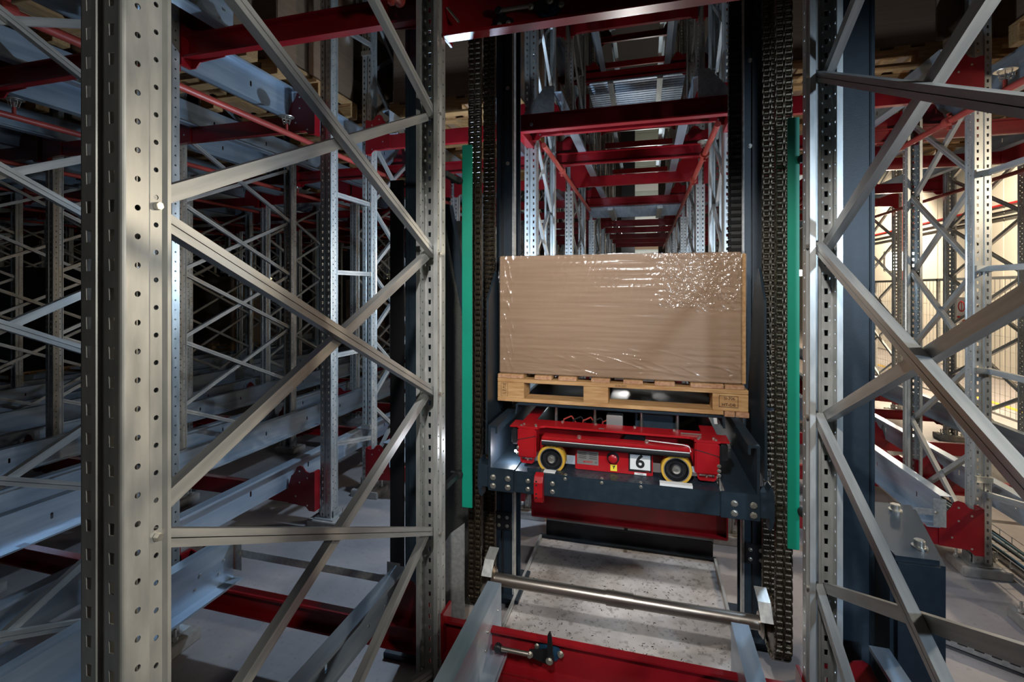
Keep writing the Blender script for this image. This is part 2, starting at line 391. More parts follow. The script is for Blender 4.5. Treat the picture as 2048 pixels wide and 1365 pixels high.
# ------------------------------------------------------------------ cross beams with shoulder plates
LEVELS = [.19, 3.07, 4.93, 6.70]
_cb = MB().prism([(-.025,0),(.025,0),(.025,.012),(-.013,.012),(-.013,.108),(.025,.108),(.025,.12),(-.025,.12)], 0, -.70, .70)
BEAM = _cb.mesh('beam_body', RED, .0015)
sh = [(0,-.04),(0,.26),(.03,.25),(.06,.26),(.085,.29),(.115,.298),(.14,.285),(.155,.25),(.175,.225),(.19,.215),(.22,.12),(.22,0),(.06,-.01),(.03,-.04)]
SHOULDER = {s: MB().prism([(s*(-.70+p[0]), p[1]) for p in sh], 1, -.034, -.027).box(min(s*-.70, s*-.70+s*-.02), max(s*-.70, s*-.70-s*.02), -.034, .03, -.04, .26).mesh('shoulder_plate', RED) for s in (1, -1)}
def lane_name(i):
    if i == 0: return 'in the lift lane'
    return f"{ORD[-i-1]} lane left of the lift" if i < 0 else f"{ORD[i-1]} lane right of the lift"
LVN = ['low', 'overhead', 'high', 'topmost']
HOLE = MB().tube((0,-.0355,0), (0,-.0335,0), .007, 8).mesh('bolt_hole', BOLT)
for i in range(-10, 3):
    stn = [y for pr in station(i if i < 0 else i+1) for y in pr]
    for lv, z0 in enumerate(LEVELS):
        cnt = 0
        for k, y in enumerate(stn):
            yb = y - .036 if k % 2 == 0 else y + .036
            if k == 0: continue
            if i == 0 and k <= 1: continue
            if i <= -6 and y > 12.5: continue
            if i >= 2 and y > 10: continue
            if lv == 2 and (i < -1 or i > 1): continue
            if lv == 3 and (i != 0 or y < 7): continue
            if lv == 0 and i in (0,) and y < 5: continue
            x = LANEX(i)
            if not in_view([(x+sx*.7, yb, z0+sz) for sx in (-1, 1) for sz in (0, .2)], 60): continue
            b = thing('rack_crossbar', f"{LVN[lv]} red cross beam, {ORD[k]} from the camera, {lane_name(i)}", 'beam', (x, yb, z0), 'red cross beams')
            put('beam_body', BEAM, b, None, (0, 0, 0 if k % 2 == 0 else PI))
            if y < 9.8:
                for s in (1, -1):
                    p = put('shoulder_plate', SHOULDER[s if k % 2 == 0 else -s], b, None, (0, 0, 0 if k % 2 == 0 else PI))
                    if y < 5 and -2 <= i <= 1:
                        for (bx, bz) in ((.115, .255), (.115, .17), (.15, .06), (.045, .21), (.045, .0)):
                            put('plate_bolt', HOLE, p, ((s if k % 2 == 0 else -s)*(-.70+bx), 0, bz))

# ------------------------------------------------------------------ lane rails (Z section with slots)
def rail_mesh(L, sgn):
    bm = bmesh.new(); t = .003
    def q(a, b, c, d): bm.faces.new([bm.verts.new(v) for v in (a, b, c, d)])
    prof = [(.412, .318), (.412, .31), (.48, .31), (.48, .515), (.545, .515), (.545, .50)]
    x = sgn*.48; sw, shh = .008, .016; zc = .41
    ys = [0]; c = .28
    while c < L - .1:
        ys += [c - .03, c + .03]; c += .60
    ys.append(L)
    yall = []
    for j in range(len(ys)-1):
        yall.append(ys[j])
        if j % 2 == 1: yall.append((ys[j]+ys[j+1])/2)
    yall.append(L)
    for j in (0, 1, 3, 4):
        (xa, za), (xb, zb) = prof[j], prof[j+1]
        for y0, y1 in zip(yall[:-1], yall[1:]):
            q((sgn*xa, y0, za), (sgn*xb, y0, zb), (sgn*xb, y1, zb), (sgn*xa, y1, za))
    # web with vertical slots
    for a, b, hole in [(ys[j], ys[j+1], j % 2 == 1) for j in range(len(ys)-1)]:
        if not hole:
            q((x, a, .31), (x, b, .31), (x, b, zc), (x, a, zc)); q((x, a, zc), (x, b, zc), (x, b, .515), (x, a, .515))
        else:
            m = (a+b)/2
            o = [(x,a,.31),(x,m,.31),(x,b,.31),(x,b,zc),(x,b,.515),(x,m,.515),(x,a,.515),(x,a,zc)]
            inn = [(x,m-sw,zc-shh),(x,m,zc-shh-.005),(x,m+sw,zc-shh),(x,m+sw,zc),(x,m+sw,zc+shh),(x,m,zc+shh+.005),(x,m-sw,zc+shh),(x,m-sw,zc)]
            for r in range(8): q(o[r], o[(r+1) % 8], inn[(r+1) % 8], inn[r])
    bmesh.ops.remove_doubles(bm, verts=bm.verts, dist=1e-5)
    bmesh.ops.recalc_face_normals(bm, faces=bm.faces)
    bmesh.ops.solidify(bm, geom=list(bm.faces), thickness=t)
    me = bpy.data.meshes.new('lane_rail'); bm.to_mesh(me); bm.free(); me.materials.append(GALVR)
    return me
RAILS = {}
def rail(i, sgn, y0, y1, lv, label):
    L = round(y1-y0, 3)
    if (L, sgn) not in RAILS: RAILS[(L, sgn)] = rail_mesh(L, sgn)
    dz = LEVELS[lv] + .12 - .31
    o = put('lane_rail', RAILS[(L, sgn)], None, (LANEX(i), y0, dz))
    tag(o, label, 'rail', 'galvanised lane rails')
    return o
RIV = MB().tube((0,0,0), (.003,0,0), .006, 10).mesh('rivet', BOLT)
for i in range(-10, 3):
    for lv in range(4):
        if lv == 2 and (i < -1 or i > 1): continue
        if lv == 3 and i != 0: continue
        for sgn in (-1, 1):
            side = 'left' if sgn < 0 else 'right'
            pos = lane_name(i)
            if -1 <= i <= 1: spans = [(-.5, 2.10, 'near stub of the'), (3.74, 14.6, 'far run of the')]
            else: spans = [(-.5, 14.6 if i > -7 else 12.2, 'long')]
            for (a, b, w) in spans:
                if lv >= 2 and a < 0: continue
                if not in_view([(LANEX(i)+sgn*.48, y, LEVELS[lv]+.2) for y in [a + (b-a)*t/12 for t in range(13)]], 40): continue
                r = rail(i, sgn, a, b, lv, f"{w} {['low','overhead','high','topmost'][lv]} galvanised {side} rail {pos}")
                if w != 'long':
                    ye = b - a - .16 if a < 0 else .16
                    for dy in (-.07, .07):
                        for zz in (.375, .43):
                            for sx in (0,):
                                put('rivet', RIV, r, (sgn*.48 + .002, ye+dy + (.03 if zz > .4 else 0), zz))
# end ties joining the two rails of the side lanes at the transfer gap
for (i, y, zc, lab) in ((-1, 2.115, .43, 'flat grey end bar joining the near rail stubs left of the lift'), (1, 3.725, .41, 'flat grey end bar joining the far rails right of the lift')):
    t = thing('rail_end_bar', lab, 'bar', (LANEX(i), y, zc))
    MB().box(-.50, .50, -.003, .003, -.02, .02).obj('flat_bar', GALVB, t, .001)
    for s in (-1, 1):
        MB().box(s*.47-.035, s*.47+.035, -.006, -.003, -.09, .09).obj('end_plate', GALVB, t, .001)
        bolt(t, (LANEX(i)+s*.45, y-.006, zc), (0, -1, 0), .009, .007)

# ------------------------------------------------------------------ sprinkler pipes
HEAD = MB().tube((0,0,.0), (0,0,.05), .011, 10).mesh('riser', REDP)
CAGE = MB()
for a in range(6):
    t = a*PI/3; CAGE.tube((.022*math.cos(t), .022*math.sin(t), .05), (.034*math.cos(t), .034*math.sin(t), .098), .0018, 6)
CAGE.tube((0,0,.05), (0,0,.085), .008, 8)
for zz, rr in ((.055, .023), (.075, .029), (.095, .034)):
    pr = [(rr*math.cos(k*PI/8), rr*math.sin(k*PI/8), zz) for k in range(17)]; CAGE.path(pr, .0016, 5)
CAGEM = CAGE.mesh('guard_cage', BOLT)
DISC = MB().lathe((0,0,.10), (0,0,1), [(0, .052), (.003, .054), (.005, .05)], 28).mesh('deflector_disc', BOLT, 0, True)
COUP = MB().lathe((0,0,0), (0,1,0), [(-.03,.027),(-.028,.036),(.028,.036),(.03,.027)], 20).box(-.010,.010,-.014,.014,.034,.056).box(-.010,.010,-.014,.014,-.056,-.034).mesh('coupling', REDP, .002)
def pipe(X, z, y0, y1, heads, coups, label, r=.021):
    p = thing('sprinkler_pipe', label, 'pipe', (X, y0, z), 'red sprinkler pipes')
    MB().tube((0,0,0), (0,y1-y0,0), r, 20).obj('pipe_run', REDP, p, 0, True)
    for y in heads:
        h = put('riser', HEAD, p, (0, y-y0, .012)); put('guard_cage', CAGEM, h); put('deflector_disc', DISC, h)
    for y in coups: put('coupling', COUP, p, (0, y-y0, 0))
    return p
for i, hs in ((-1, (2.95, 5.6, 8.2)), (-2, (2.2, 4.9, 7.6)), (-3, (3.4, 6.0)), (-4, (2.8, 5.6)), (-5, (4.5,)), (-6, (5.0,)), (2, (3.42, 6.2)), (3, (6.3, 8.9))):
    lab = f"red sprinkler pipe under the overhead beams along the {row_name(i)}"
    pipe(ROWX(i) - .115, 2.985, .2 if i < 3 else 3.0, 12.5, hs, (1.35, 3.95, 6.55), lab)
pipe(.475, 2.975, 3.55, 14.0, (4.35,), (4.32, 5.3), "red sprinkler pipe at the right of the tunnel behind the lift")
pipe(-.775, 2.985, 3.75, 7.0, (), (4.6,), "short red sprinkler pipe at the left of the tunnel behind the lift")
pipe(-1.03, 3.10, -.5, 1.90, (), (1.82,), "red sprinkler pipe ending in a coupling beside the near left post", .026)

# ------------------------------------------------------------------ pallets and loads on the racks
PAL = {}
def pallet_parts():
    d = {}
    W2, D2 = .60, .50
    d['deck_board'] = [(MB().box(-.05,.05,-D2,D2,.118,.140).mesh('deck_board', WOODY, .002), x, 0) for x in (-.55,-.367,-.183,0,.183,.367,.55)]
    d['stringer'] = [(MB().box(-W2,W2,-.05,.05,.096,.118).mesh('stringer', WOOD, .002), 0, y) for y in (-.45,0,.45)]
    blk = MB().box(-.07,.07,-.05,.05,.019,.096).mesh('block', WOOD, .002)
    d['block'] = [(blk, x, y) for x in (-.53,0,.53) for y in (-.45,0,.45)]
    bb = MB().box(-W2,W2,-.05,.05,0,.019).mesh('bottom_board', WOOD, .002)
    d['bottom_board'] = [(bb, 0, y) for y in (-.45,.45)]
    return d
PP = pallet_parts()
def pallet(x, y, z, label):
    p = thing('pallet', label, 'pallet', (x, y, z), 'wooden pallets on the racks')
    for k, lst in PP.items():
        me0 = None
        for (me, px, py) in lst:
            if k in ('deck_board', 'stringer'): me0 = me0 or me; me = me0
            put(k, me, p, (px, py, 0))
    return p
CARTON = {}
def carton(x, y, z, h, label, black=False):
    k = (round(h, 2), black)
    if k not in CARTON:
        CARTON[k] = (MB().box(-.575,.575,-.475,.475,0,h).mesh('carton', WRAPB if black else CARD, .006),
                     MB().box(-.582,.582,-.482,.482,.002,h+.006).mesh('film', FILM, .01))
    c = thing('wrapped_load', label, 'load', (x, y, z), 'film wrapped loads on the racks')
    put('carton', CARTON[k][0], c)
    if not black: put('film', CARTON[k][1], c)
    return c
def loads(i, ys, lv, heights, black=False, j0=0):
    zt = LEVELS[lv] + .12 + .205 + .005
    for j, y in enumerate(ys):
        where = f"on {['low','overhead'][lv]} rails, {ORD[j+j0]} from the front, {lane_name(i)}"
        pallet(LANEX(i), y, zt, f"wooden pallet {where}")
        carton(LANEX(i), y, zt + .142, heights[j % len(heights)], f"{'black' if black else 'brown'} wrapped load {where}", black)
loads(-2, [1.12, 2.22, 3.40, 4.50, 5.60, 6.7], 1, [.95, .9, 1.0, .8])
loads(-3, [1.9, 3.0, 4.1, 5.2, 6.3], 1, [.9, 1.0, .8])
loads(-4, [2.3, 3.4, 4.5, 5.6], 1, [.9, .8])
loads(-5, [2.9, 4.0, 5.1], 1, [.8])
loads(-1, [4.45, 5.6, 6.7], 1, [1.0, 1.1])
loads(1, [4.45, 5.6, 6.7, 7.8], 1, [1.0, .9])
loads(2, [2.2, 3.35, 4.5, 5.65, 6.8], 1, [.9, .8, 1.0])
loads(-6, [5.2], 0, [1.5], True)
loads(-6, [8.9], 0, [1.45], False, 1); loads(-4, [10.3], 0, [1.4]); loads(-7, [10.6], 0, [1.6])

# ------------------------------------------------------------------ lift lane edge beams (front low, front overhead, rear)
def edge_beam(label, y, z0, z1, face, x0=-.845, x1=.545, mat=RED):
    b = thing('edge_crossbar', label, 'beam', ((x0+x1)/2, y, z0))
    h = z1 - z0; w = (x1-x0)/2
    s = -1 if face < 0 else 1   # flanges point to s*Y
    MB().prism([(0,0),(s*.062,0),(s*.062,.012),(s*.012,.012),(s*.012,h-.012),(s*.034,h-.012),(s*.034,h),(0,h)], 0, -w, w).obj('beam_body', mat, b, .002)
    for sx in (-1, 1):
        MB().box(sx*w-.006, sx*w+.006, -.05, .045, .0, h+.04).obj('end_plate', mat, b, .002)
    return b
fb = edge_beam('red edge beam with latch lever low at the front of the lift', 1.975, .26, .41, -1)
MB().box(-.69, .69, -.066, -.005, -.075, 0).obj('lower_box', RED, fb, .004)
def latch(b, xc, z, y, flip=1, rod=True):
    hs = MB().lathe((xc, y, z), (0, -1, 0), [(0, .040), (.012, .040), (.014, .030), (.026, .028)], 24)
    hs.prism([(xc-.06, z), (xc-.03, z+.034), (xc+.03, z+.034), (xc+.06, z), (xc+.03, z-.034), (xc-.03, z-.034)], 1, y-.012, y)
    o = MB(); o.v = [rel(b, *v) for v in hs.v]; o.f = hs.f; o.obj('bearing_housing', BLUECAST, b, .002)
    def add(name, mb, mat, bev=.001):
        q = MB(); q.v = [rel(b, *v) for v in mb.v]; q.f = mb.f; return q.obj(name, mat, b, bev)
    add('lever_arm', MB().prism([(xc-.075, z-.012), (xc, z-.03), (xc+.03, z), (xc, z+.03), (xc-.075, z+.012)], 1, y-.040, y-.030), BLACK)
    lev = MB().prism([(xc+.002, z-.02), (xc+.030, z-.012), (xc+.022, z+.10*flip), (xc+.014, z+.118*flip), (xc+.006, z+.10*flip)], 1, y-.058, y-.044)
    add('lever_handle', lev, BLACK, .003)
    bolt(b, (xc+.014, y-.058, z), (0, -1, 0), .011, .008); bolt(b, (xc+.052, y-.012, z+.004), (0, -1, 0), .010, .012); bolt(b, (xc-.070, y-.040, z-.002), (0, -1, 0), .010, .012)
    bolt(b, (xc-.046, y-.012, z+.018), (0, -1, 0), .008, .01)
    add('threaded_rod', MB().tube((xc-.20, y-.044, z), (xc-.075, y-.044, z), .0095, 14), STEEL, 0)
    add('rod_end', MB().lathe((xc-.205, y-.03, z), (0, -1, 0), [(0, .012), (.004, .017), (.022, .017), (.026, .012)], 16), BLACK, 0)
latch(fb, -.385, .358, 1.963, 1)
tb = edge_beam('red overhead edge beam with latch rod above the front of the lift', 1.99, 2.94, 3.16, -1)
latch(tb, -.385, 3.012, 1.978, 1)
m_ = MB().tube((-.825, 1.94, 3.065), (-.772, 1.94, 2.995), .006, 10); m_.v = [rel(tb, *v) for v in m_.v]; m_.obj('stay_bolt', STEEL, tb)
m_ = MB().prism([(-.61, 2.953), (-.55, 2.953), (-.535, 2.985), (-.57, 3.0), (-.573, 3.03), (-.60, 3.03), (-.605, 3.0)], 1, 1.955, 1.977); m_.v = [rel(tb, *v) for v in m_.v]; m_.obj('rod_bracket', BLACK, tb, .002)
for p in ((-.595, 2.966), (-.556, 2.968)): bolt(tb, (p[0], 1.955, p[1]), (0, -1, 0), .008, .008)
rb = edge_beam('red overhead edge beam across the tunnel behind the lift', 3.44, 2.985, 3.115, -1, -.93, .61)
for x in (-.90, .575): MB().box(*[v for p in zip(rel(rb, x-.03, 3.452, 2.99), rel(rb, x+.03, 3.818, 3.06)) for v in p]).obj('bracket_arm', RED, rb, .002)
for x in (-.80, .53):
    bolt(rb, (x, 3.428, 3.045), (0, -1, 0), .010, .01)
rlow = edge_beam('dark red edge beam low behind the lift', 3.50, .19, .41, -1, -.80, .52)
blk = thing('floor_buffer', 'black buffer bar on the floor behind the lift', 'buffer', (-.135, 3.60, 0))
MB().box(-.58, .58, -.05, .05, .0, .12).obj('buffer_bar', BLACK, blk, .006)
MB().box(-.012, .012, -.058, -.05, .12, .17).obj('buffer_pin', BLACK, blk)
# gusset plates on the rear overhead beam
for sx, x, lab in ((1, -.70, 'dark grey triangular gusset plate at the left end of the rear overhead beam'), (-1, .40, 'grey triangular gusset plate at the right end of the rear overhead beam')):
    o = MB().prism([(x-sx*.19, 3.118), (x+sx*.06, 3.118), (x+sx*.06, 3.33), (x-sx*.01, 3.33)], 1, 3.47, 3.476).obj('gusset_plate', GALVB, None, .001); tag(o, lab, 'plate')

# ------------------------------------------------------------------ pit floor
pan = MB().box(-.735, .44, 2.12, 3.50, 0, .012).obj('lift_base_pan', PANM); tag(pan, 'dirty pale metal base pan on the floor under the lift', 'floor pan')
ed = thing('pan_rim', 'low dark rim around the base pan under the lift', 'rim', (-.147, 2.75, 0))
MB().box(-.605, -.59, -.62, .75, .0125, .035).obj('rim_bar', GALVB, ed); MB().box(.59, .605, -.62, .75, .0125, .035).obj('rim_bar', GALVB, ed); MB().box(-.605, .605, .751, .775, .0, .03).obj('rim_bar', NAVY, ed)
deb = MB()
clumps = [(random.uniform(-.65, .35), random.uniform(2.1, 3.1)) for _ in range(14)]
for k in range(700):
    c0 = random.choice(clumps); x = random.uniform(-.70, .40) if k % 2 else min(.40, max(-.70, random.gauss(c0[0], .10))); y = random.uniform(2.14, 3.2) if k % 2 else min(3.3, max(2.14, random.gauss(c0[1], .07))); a = random.random()*PI; L = random.choice((.0012, .0015, .002, .0025, .003, .0075)); w = random.uniform(.0007, .0018)
    c, s_ = math.cos(a), math.sin(a)
    deb.add([(x-c*L-s_*w, y-s_*L+c*w, .0125), (x+c*L-s_*w, y+s_*L+c*w, .0125), (x+c*L+s_*w, y+s_*L-c*w, .0125), (x-c*L+s_*w, y-s_*L-c*w, .0125), (x, y, .016)], [(0,1,4),(1,2,4),(2,3,4),(3,0,4)])
o = deb.obj('wood_debris', INK); tag(o, 'small dark wood splinters and dirt scattered on the base pan', 'debris', kind='stuff')

# ------------------------------------------------------------------ drive shaft, sprockets and roller chains
shf = thing('drive_shaft', 'long bare steel drive shaft low across the front of the lift', 'shaft', (-.13, 2.395, .345))
MB().tube((-.66, 0, 0), (.67, 0, 0), .030, 28).obj('shaft_bar', STEEL, shf, 0, True)
MB().tube((-.055, 0, 0), (.075, 0, 0), .0345, 28).obj('coupling_sleeve', STEEL, shf, .001, True)
CX = {-1: -.82, 1: .5625}
RS = .116; YS = 2.395; ZS = .345
def sprocket(sx):
    t = 28; m = MB()
    for off in (-.019, .019):
        prof = []
        for k in range(t*4):
            a = 2*PI*k/(t*4); r = RS + (.008, .002, -.009, .002)[k % 4]; prof.append((YS + r*math.cos(a), ZS + r*math.sin(a)))
        m.prism(prof, 0, CX[sx]+off-.006, CX[sx]+off+.006)
    m.v = [rel(shf, *v) for v in m.v]
    return m.obj('sprocket', CHAIN, shf)
for s in (-1, 1):
    sprocket(s)
    h = MB().lathe(rel(shf, CX[s]-s*.06, YS, ZS), (1, 0, 0), [(-.012, .045), (.0, .06), (.012, .045)], 20); h.obj('bearing', STEEL, shf, 0, True)
    hd = MB().prism([(YS-.155, ZS+.10), (YS-.10, ZS+.155), (YS-.02, ZS+.175), (YS-.02, ZS+.169), (YS-.098, ZS+.149), (YS-.15, ZS+.096)], 0, CX[s]-s*.095, CX[s]-s*.045); hd.v = [rel(shf, *v) for v in hd.v]
    hd.obj('guard_hood', GALVB, shf)
def link_mesh(outer):
    p = .0254; m = MB(); hw = .0112 if not outer else .0145
    for off in (-.0168, .0168):
        for sx in (-1, 1):
            x = off + sx*hw; t = .0016
            pl = []
            for c, a0 in ((p/2, 0), (-p/2, 180)):
                for k in range(5):
                    a = math.radians(a0 + k*45); pl.append((.0121*math.cos(a), c + .0121*math.sin(a)))
            m.prism(pl, 0, x-t, x+t)
        if not outer:
            for z in (-p/2, p/2): m.tube((off-.010, 0, z), (off+.010, 0, z), .0119, 12)
    if outer:
        for z in (-p/2, p/2): m.tube((-.0345, 0, z), (.0345, 0, z), .004, 6)
    return m.mesh('chain_link', CHAIN, 0, True)
LINKS = (link_mesh(False), link_mesh(True))
def chain(sx, ztop, ratop, lab):
    c = thing('roller_chain', lab, 'chain', (CX[sx], YS, ZS))
    P_ = .0254; k = 0
    # path: down the near strand, round the sprocket, up the rear strand
    pts = []; z = ztop
    while z > ZS: pts.append((-RS, z-ZS, 0)); z -= P_
    a = 0.0
    while a < PI: pts.append((-RS*math.cos(a), -RS*math.sin(a), a)); a += P_/RS
    z = ZS + .006
    while z < ratop: pts.append((RS, z-ZS, PI)); z += P_
    for (y, zz, ang) in pts:
        put('chain_link', LINKS[k % 2], c, (0, y, zz), (ang, 0, 0)); k += 1
    return c
chain(-1, 3.42, 3.9, 'oily double roller chain loop at the left of the lift')
chain(1, 3.42, 3.9, 'oily double roller chain loop at the right of the lift')
# chain anchor on the right (turnbuckle hanging from the rear strand)
an = thing('chain_anchor', 'steel chain anchor with threaded stud at the right of the lift carriage', 'chain anchor', (.545, 2.52, 1.2))
MB().box(-.021, .021, -.012, .012, .20, .335).obj('anchor_block', BOLT, an, .002)
MB().tube((0, 0, -.16), (0, 0, .20), .012, 14).obj('threaded_stud', STEEL, an)
for z in (.155, .075, -.02): MB().tube((0, 0, z), (0, 0, z+.03), .020, 6).obj('nut', BOLT, an, .001)
MB().prism([(-.036, .10), (-.03, .085), (.03, .085), (.03, .095), (-.03, .097), (-.034, .115)], 1, -.035, .035).obj('anchor_bracket', NAVY, an)
MB().box(-.022, .022, -.02, .02, -.42, -.20).obj('anchor_block', STEEL, an, .002)

# ------------------------------------------------------------------ green guards
for x0, x1, lab, kx in ((-.838, -.788, 'tall green plastic chain guard strip left of the lift', -.845), (.545, .587, 'tall green plastic chain guard strip right of the lift', .592)):
    g = thing('chain_guard', lab, 'guard', ((x0+x1)/2, 2.15, .815))
    w = (x1-x0)/2
    MB().box(-w, w, -.006, .006, 0, 1.715).obj('guard_strip', GREEN, g, .002)
    for z in (1.545, .16):
        k = MB().lathe(rel(g, kx, 2.135, .815+z), (0, -1, 0), [(-.01, .010), (.0, .016), (.02, .016), (.026, .012)], 18); k.obj('clamp_knob', RUBBER, g, 0, True)
        MB().box(*[v for p in zip(rel(g, (-.866 if kx < 0 else .590), 1.98, .815+z-.012), rel(g, (-.842 if kx < 0 else .612), 2.156, .815+z+.012)) for v in p]).obj('bracket', BLACK, g, .002)
        MB().tube(rel(g, kx, 2.15, .815+z), rel(g, kx + (-.05 if kx < 0 else .03), 2.15, .815+z), .007, 8).obj('knob_stem', BLACK, g)

# ------------------------------------------------------------------ lift masts
for s, name in ((-1, 'left'), (1, 'right')):
    cx = -.15 + s*.955
    m = thing('lift_mast', f"tall navy steel mast column outside the {name} front post of the lift", 'mast', (cx, 2.22, 0))
    MB().box(-.05, .05, 0, .012, 0, 6.8).box(-.05, .05, .20, .212, 0, 6.8).box(-.006, .006, .012, .20, 0, 6.8).obj('column', NAVY, m, .002)
    MB().box(s*.05 if s > 0 else -.068, .066 if s > 0 else -.05, -.006, .05, 0, 6.8).obj('edge_flange', NAVY, m, .003)
    MB().box(-.16, .16, -.06, .28, 0, .03).obj('foot_plate', NAVY, m, .003)
    for z in (.55, .86, 1.15, 1.5, 1.95, 2.4, 2.85):
        if s < 0: bolt(m, (cx - .028*s, 2.22, z), (0, -1, 0), .009, .008)
cv = MB().box(-1.250, -1.175, 2.20, 2.215, .38, 2.40).obj('cover_plate', BLACK, None, .002); tag(cv, 'matt black cover plate beside the left mast column', 'cover plate')
for s, name in ((-1, 'left'), (1, 'right')):
    x0 = -.865 if s < 0 else .500
    g = thing('guide_mast', f"dark guide column of the lift behind the {name} chain", 'column', (x0+.05, 2.88, 0))
    MB().box(-.05, .05, -.10, -.088, .03, 6.8).box(-.05, .05, .088, .10, .03, 6.8).box(-.008, .008, -.088, .088, .03, 6.8).obj('column', NAVY if s < 0 else NAVY, g, .001)
    MB().box(-.012, -.004, -.112, -.10, .03, 6.8).obj('guide_strip', BLACK, g)
    MB().box(-.10, .10, -.16, .16, 0, .03).obj('foot_plate', NAVY, g, .003)
    MB().box(.05 if s < 0 else -.062, .062 if s < 0 else -.05, -.11, -.06, .03, 6.8).obj('edge_strip', GALVB, g, .001)
    MB().box(-.05, .05, -.13, -.10, .42, .52).obj('buffer_block', BLACK, g, .003)
    for dx in (-.025, .025):
        for z in (.445, .495): bolt(g, (x0+.05+dx, 2.75, z), (0, -1, 0), .008, .007)
    for z in (2.6, 3.05, 3.6): bolt(g, (x0+.05-s*.02, 2.78, z), (0, -1, 0), .009, .01)
# energy chain on the right
ec = thing('energy_chain', 'black plastic energy chain hanging beside the right guide column', 'cable carrier', (.462, 2.80, 0))
seg = MB().box(-.036, -.026, -.02, .02, -.017, .017).box(.026, .036, -.02, .02, -.017, .017).box(-.026, .026, -.022, -.016, -.012, .006).box(-.026, .026, .016, .022, -.012, .006).mesh('carrier_link', RUBBER, .002)
MB().box(-.024, .024, -.014, .014, 1.95, 4.2).obj('cable_gap_filler', CABLEK, ec)  # solid black core added to stop bright background showing through the links
z = 1.95
while z < 4.2:
    put('carrier_link', seg, ec, (0, 0, z)); z += .0365
# carriage arms, housings
ca = MB().prism([(2.30, 1.02), (2.74, 1.02), (2.70, 1.22), (2.52, 1.88), (2.50, 1.92), (2.46, 1.945), (2.42, 1.945), (2.32, 1.80)], 0, .497, .507).obj('carriage_arm', NAVY, None, .003); tag(ca, 'black tapered carriage arm beside the wrapped carton, right of the lift', 'lift arm')
ca = MB().prism([(2.30, 1.02), (2.74, 1.02), (2.70, 1.22), (2.52, 1.88), (2.46, 1.945), (2.32, 1.80)], 0, -.775, -.765).obj('carriage_arm', NAVY, None, .003); tag(ca, 'black tapered carriage arm beside the wrapped carton, left of the lift', 'lift arm')
pn = thing('machine_housing', 'embossed grey metal housing with added light-blocking side behind the near left post beside the lift', 'machine housing', (-1.07, 2.66, 0))
MB().box(-.15, .14, 0, .02, 0, 2.25).obj('front_panel', PANEL, pn, .002); MB().box(.128, .14, .02, .95, 0, 2.25).obj('light_block_panel', PANEL, pn, .002)  # the side is an unseen addition that keeps the left strobe off the pit
sh_ = MB().prism([(-1.06, .16), (-.885, .16), (-.885, .66), (-.96, .60), (-1.06, .44)], 1, 2.30, 2.304).obj('splash_sheet', GALVB); tag(sh_, 'scratched bare metal sheet low beside the left chain sprocket', 'metal sheet')
ar = thing('stay_arm', 'dark navy diagonal stay in front of the embossed metal panel', 'stay', (-1.02, 2.52, 2.02))
MB().prism([(-.075, .30), (-.03, .30), (.085, -.28), (.04, -.28)], 1, -.03, .03).obj('stay_bar', NAVY, ar, .002)
hs = MB().prism([(.885, 2.112), (1.055, 2.112), (1.205, 2.66), (.885, 2.66)], 2, .0, .85)
dc = thing('drive_cover', 'big navy drive cover box with two large bolts, right of the lift', 'machine cover', (.95, 2.35, 0))
hs.v = [rel(dc, *v) for v in hs.v]; hs.obj('cover_body', NAVY, dc, .018)
for (x, y) in ((1.02, 2.22), (1.085, 2.56)):
    MB().tube(rel(dc, x, y, .85), rel(dc, x, y, .857), .026, 20).obj('washer', BOLT, dc)
    MB().tube(rel(dc, x, y, .857), rel(dc, x, y, .880), .018, 20).obj('cap_bolt', BOLT, dc, .002)

# ------------------------------------------------------------------ lift platform
pl = thing('lift_platform', 'navy lift platform carrying the red shuttle and the pallet', 'lift platform', (-.147, 2.2, .885))
def L(mb): mb.v = [rel(pl, *v) for v in mb.v]; return mb
L(MB().box(-.60, .306, 2.20, 2.26, .888, .985)).obj('front_beam', NAVY, pl, .004)
L(MB().box(-.60, .306, 2.205, 2.36, .985, .991)).obj('checker_deck', NAVY, pl)
tr = MB()
for k in range(64):
    x = -.53 + .0125*k; y = 2.222 + .03*(k % 3); a = .7 if k % 2 else -.7
    dx, dy = .009*math.cos(a), .009*math.sin(a)
    tr.add([(x-dx-dy*.25, y-dy+dx*.25, .991), (x+dx-dy*.25, y+dy+dx*.25, .991), (x+dx+dy*.25, y+dy-dx*.25, .991), (x-dx+dy*.25, y-dy-dx*.25, .991), (x, y, .9935)], [(0,1,4),(1,2,4),(2,3,4),(3,0,4)])
o = L(tr).obj('tread_pattern', NAVY, pl); tag(o, kind='stuff')
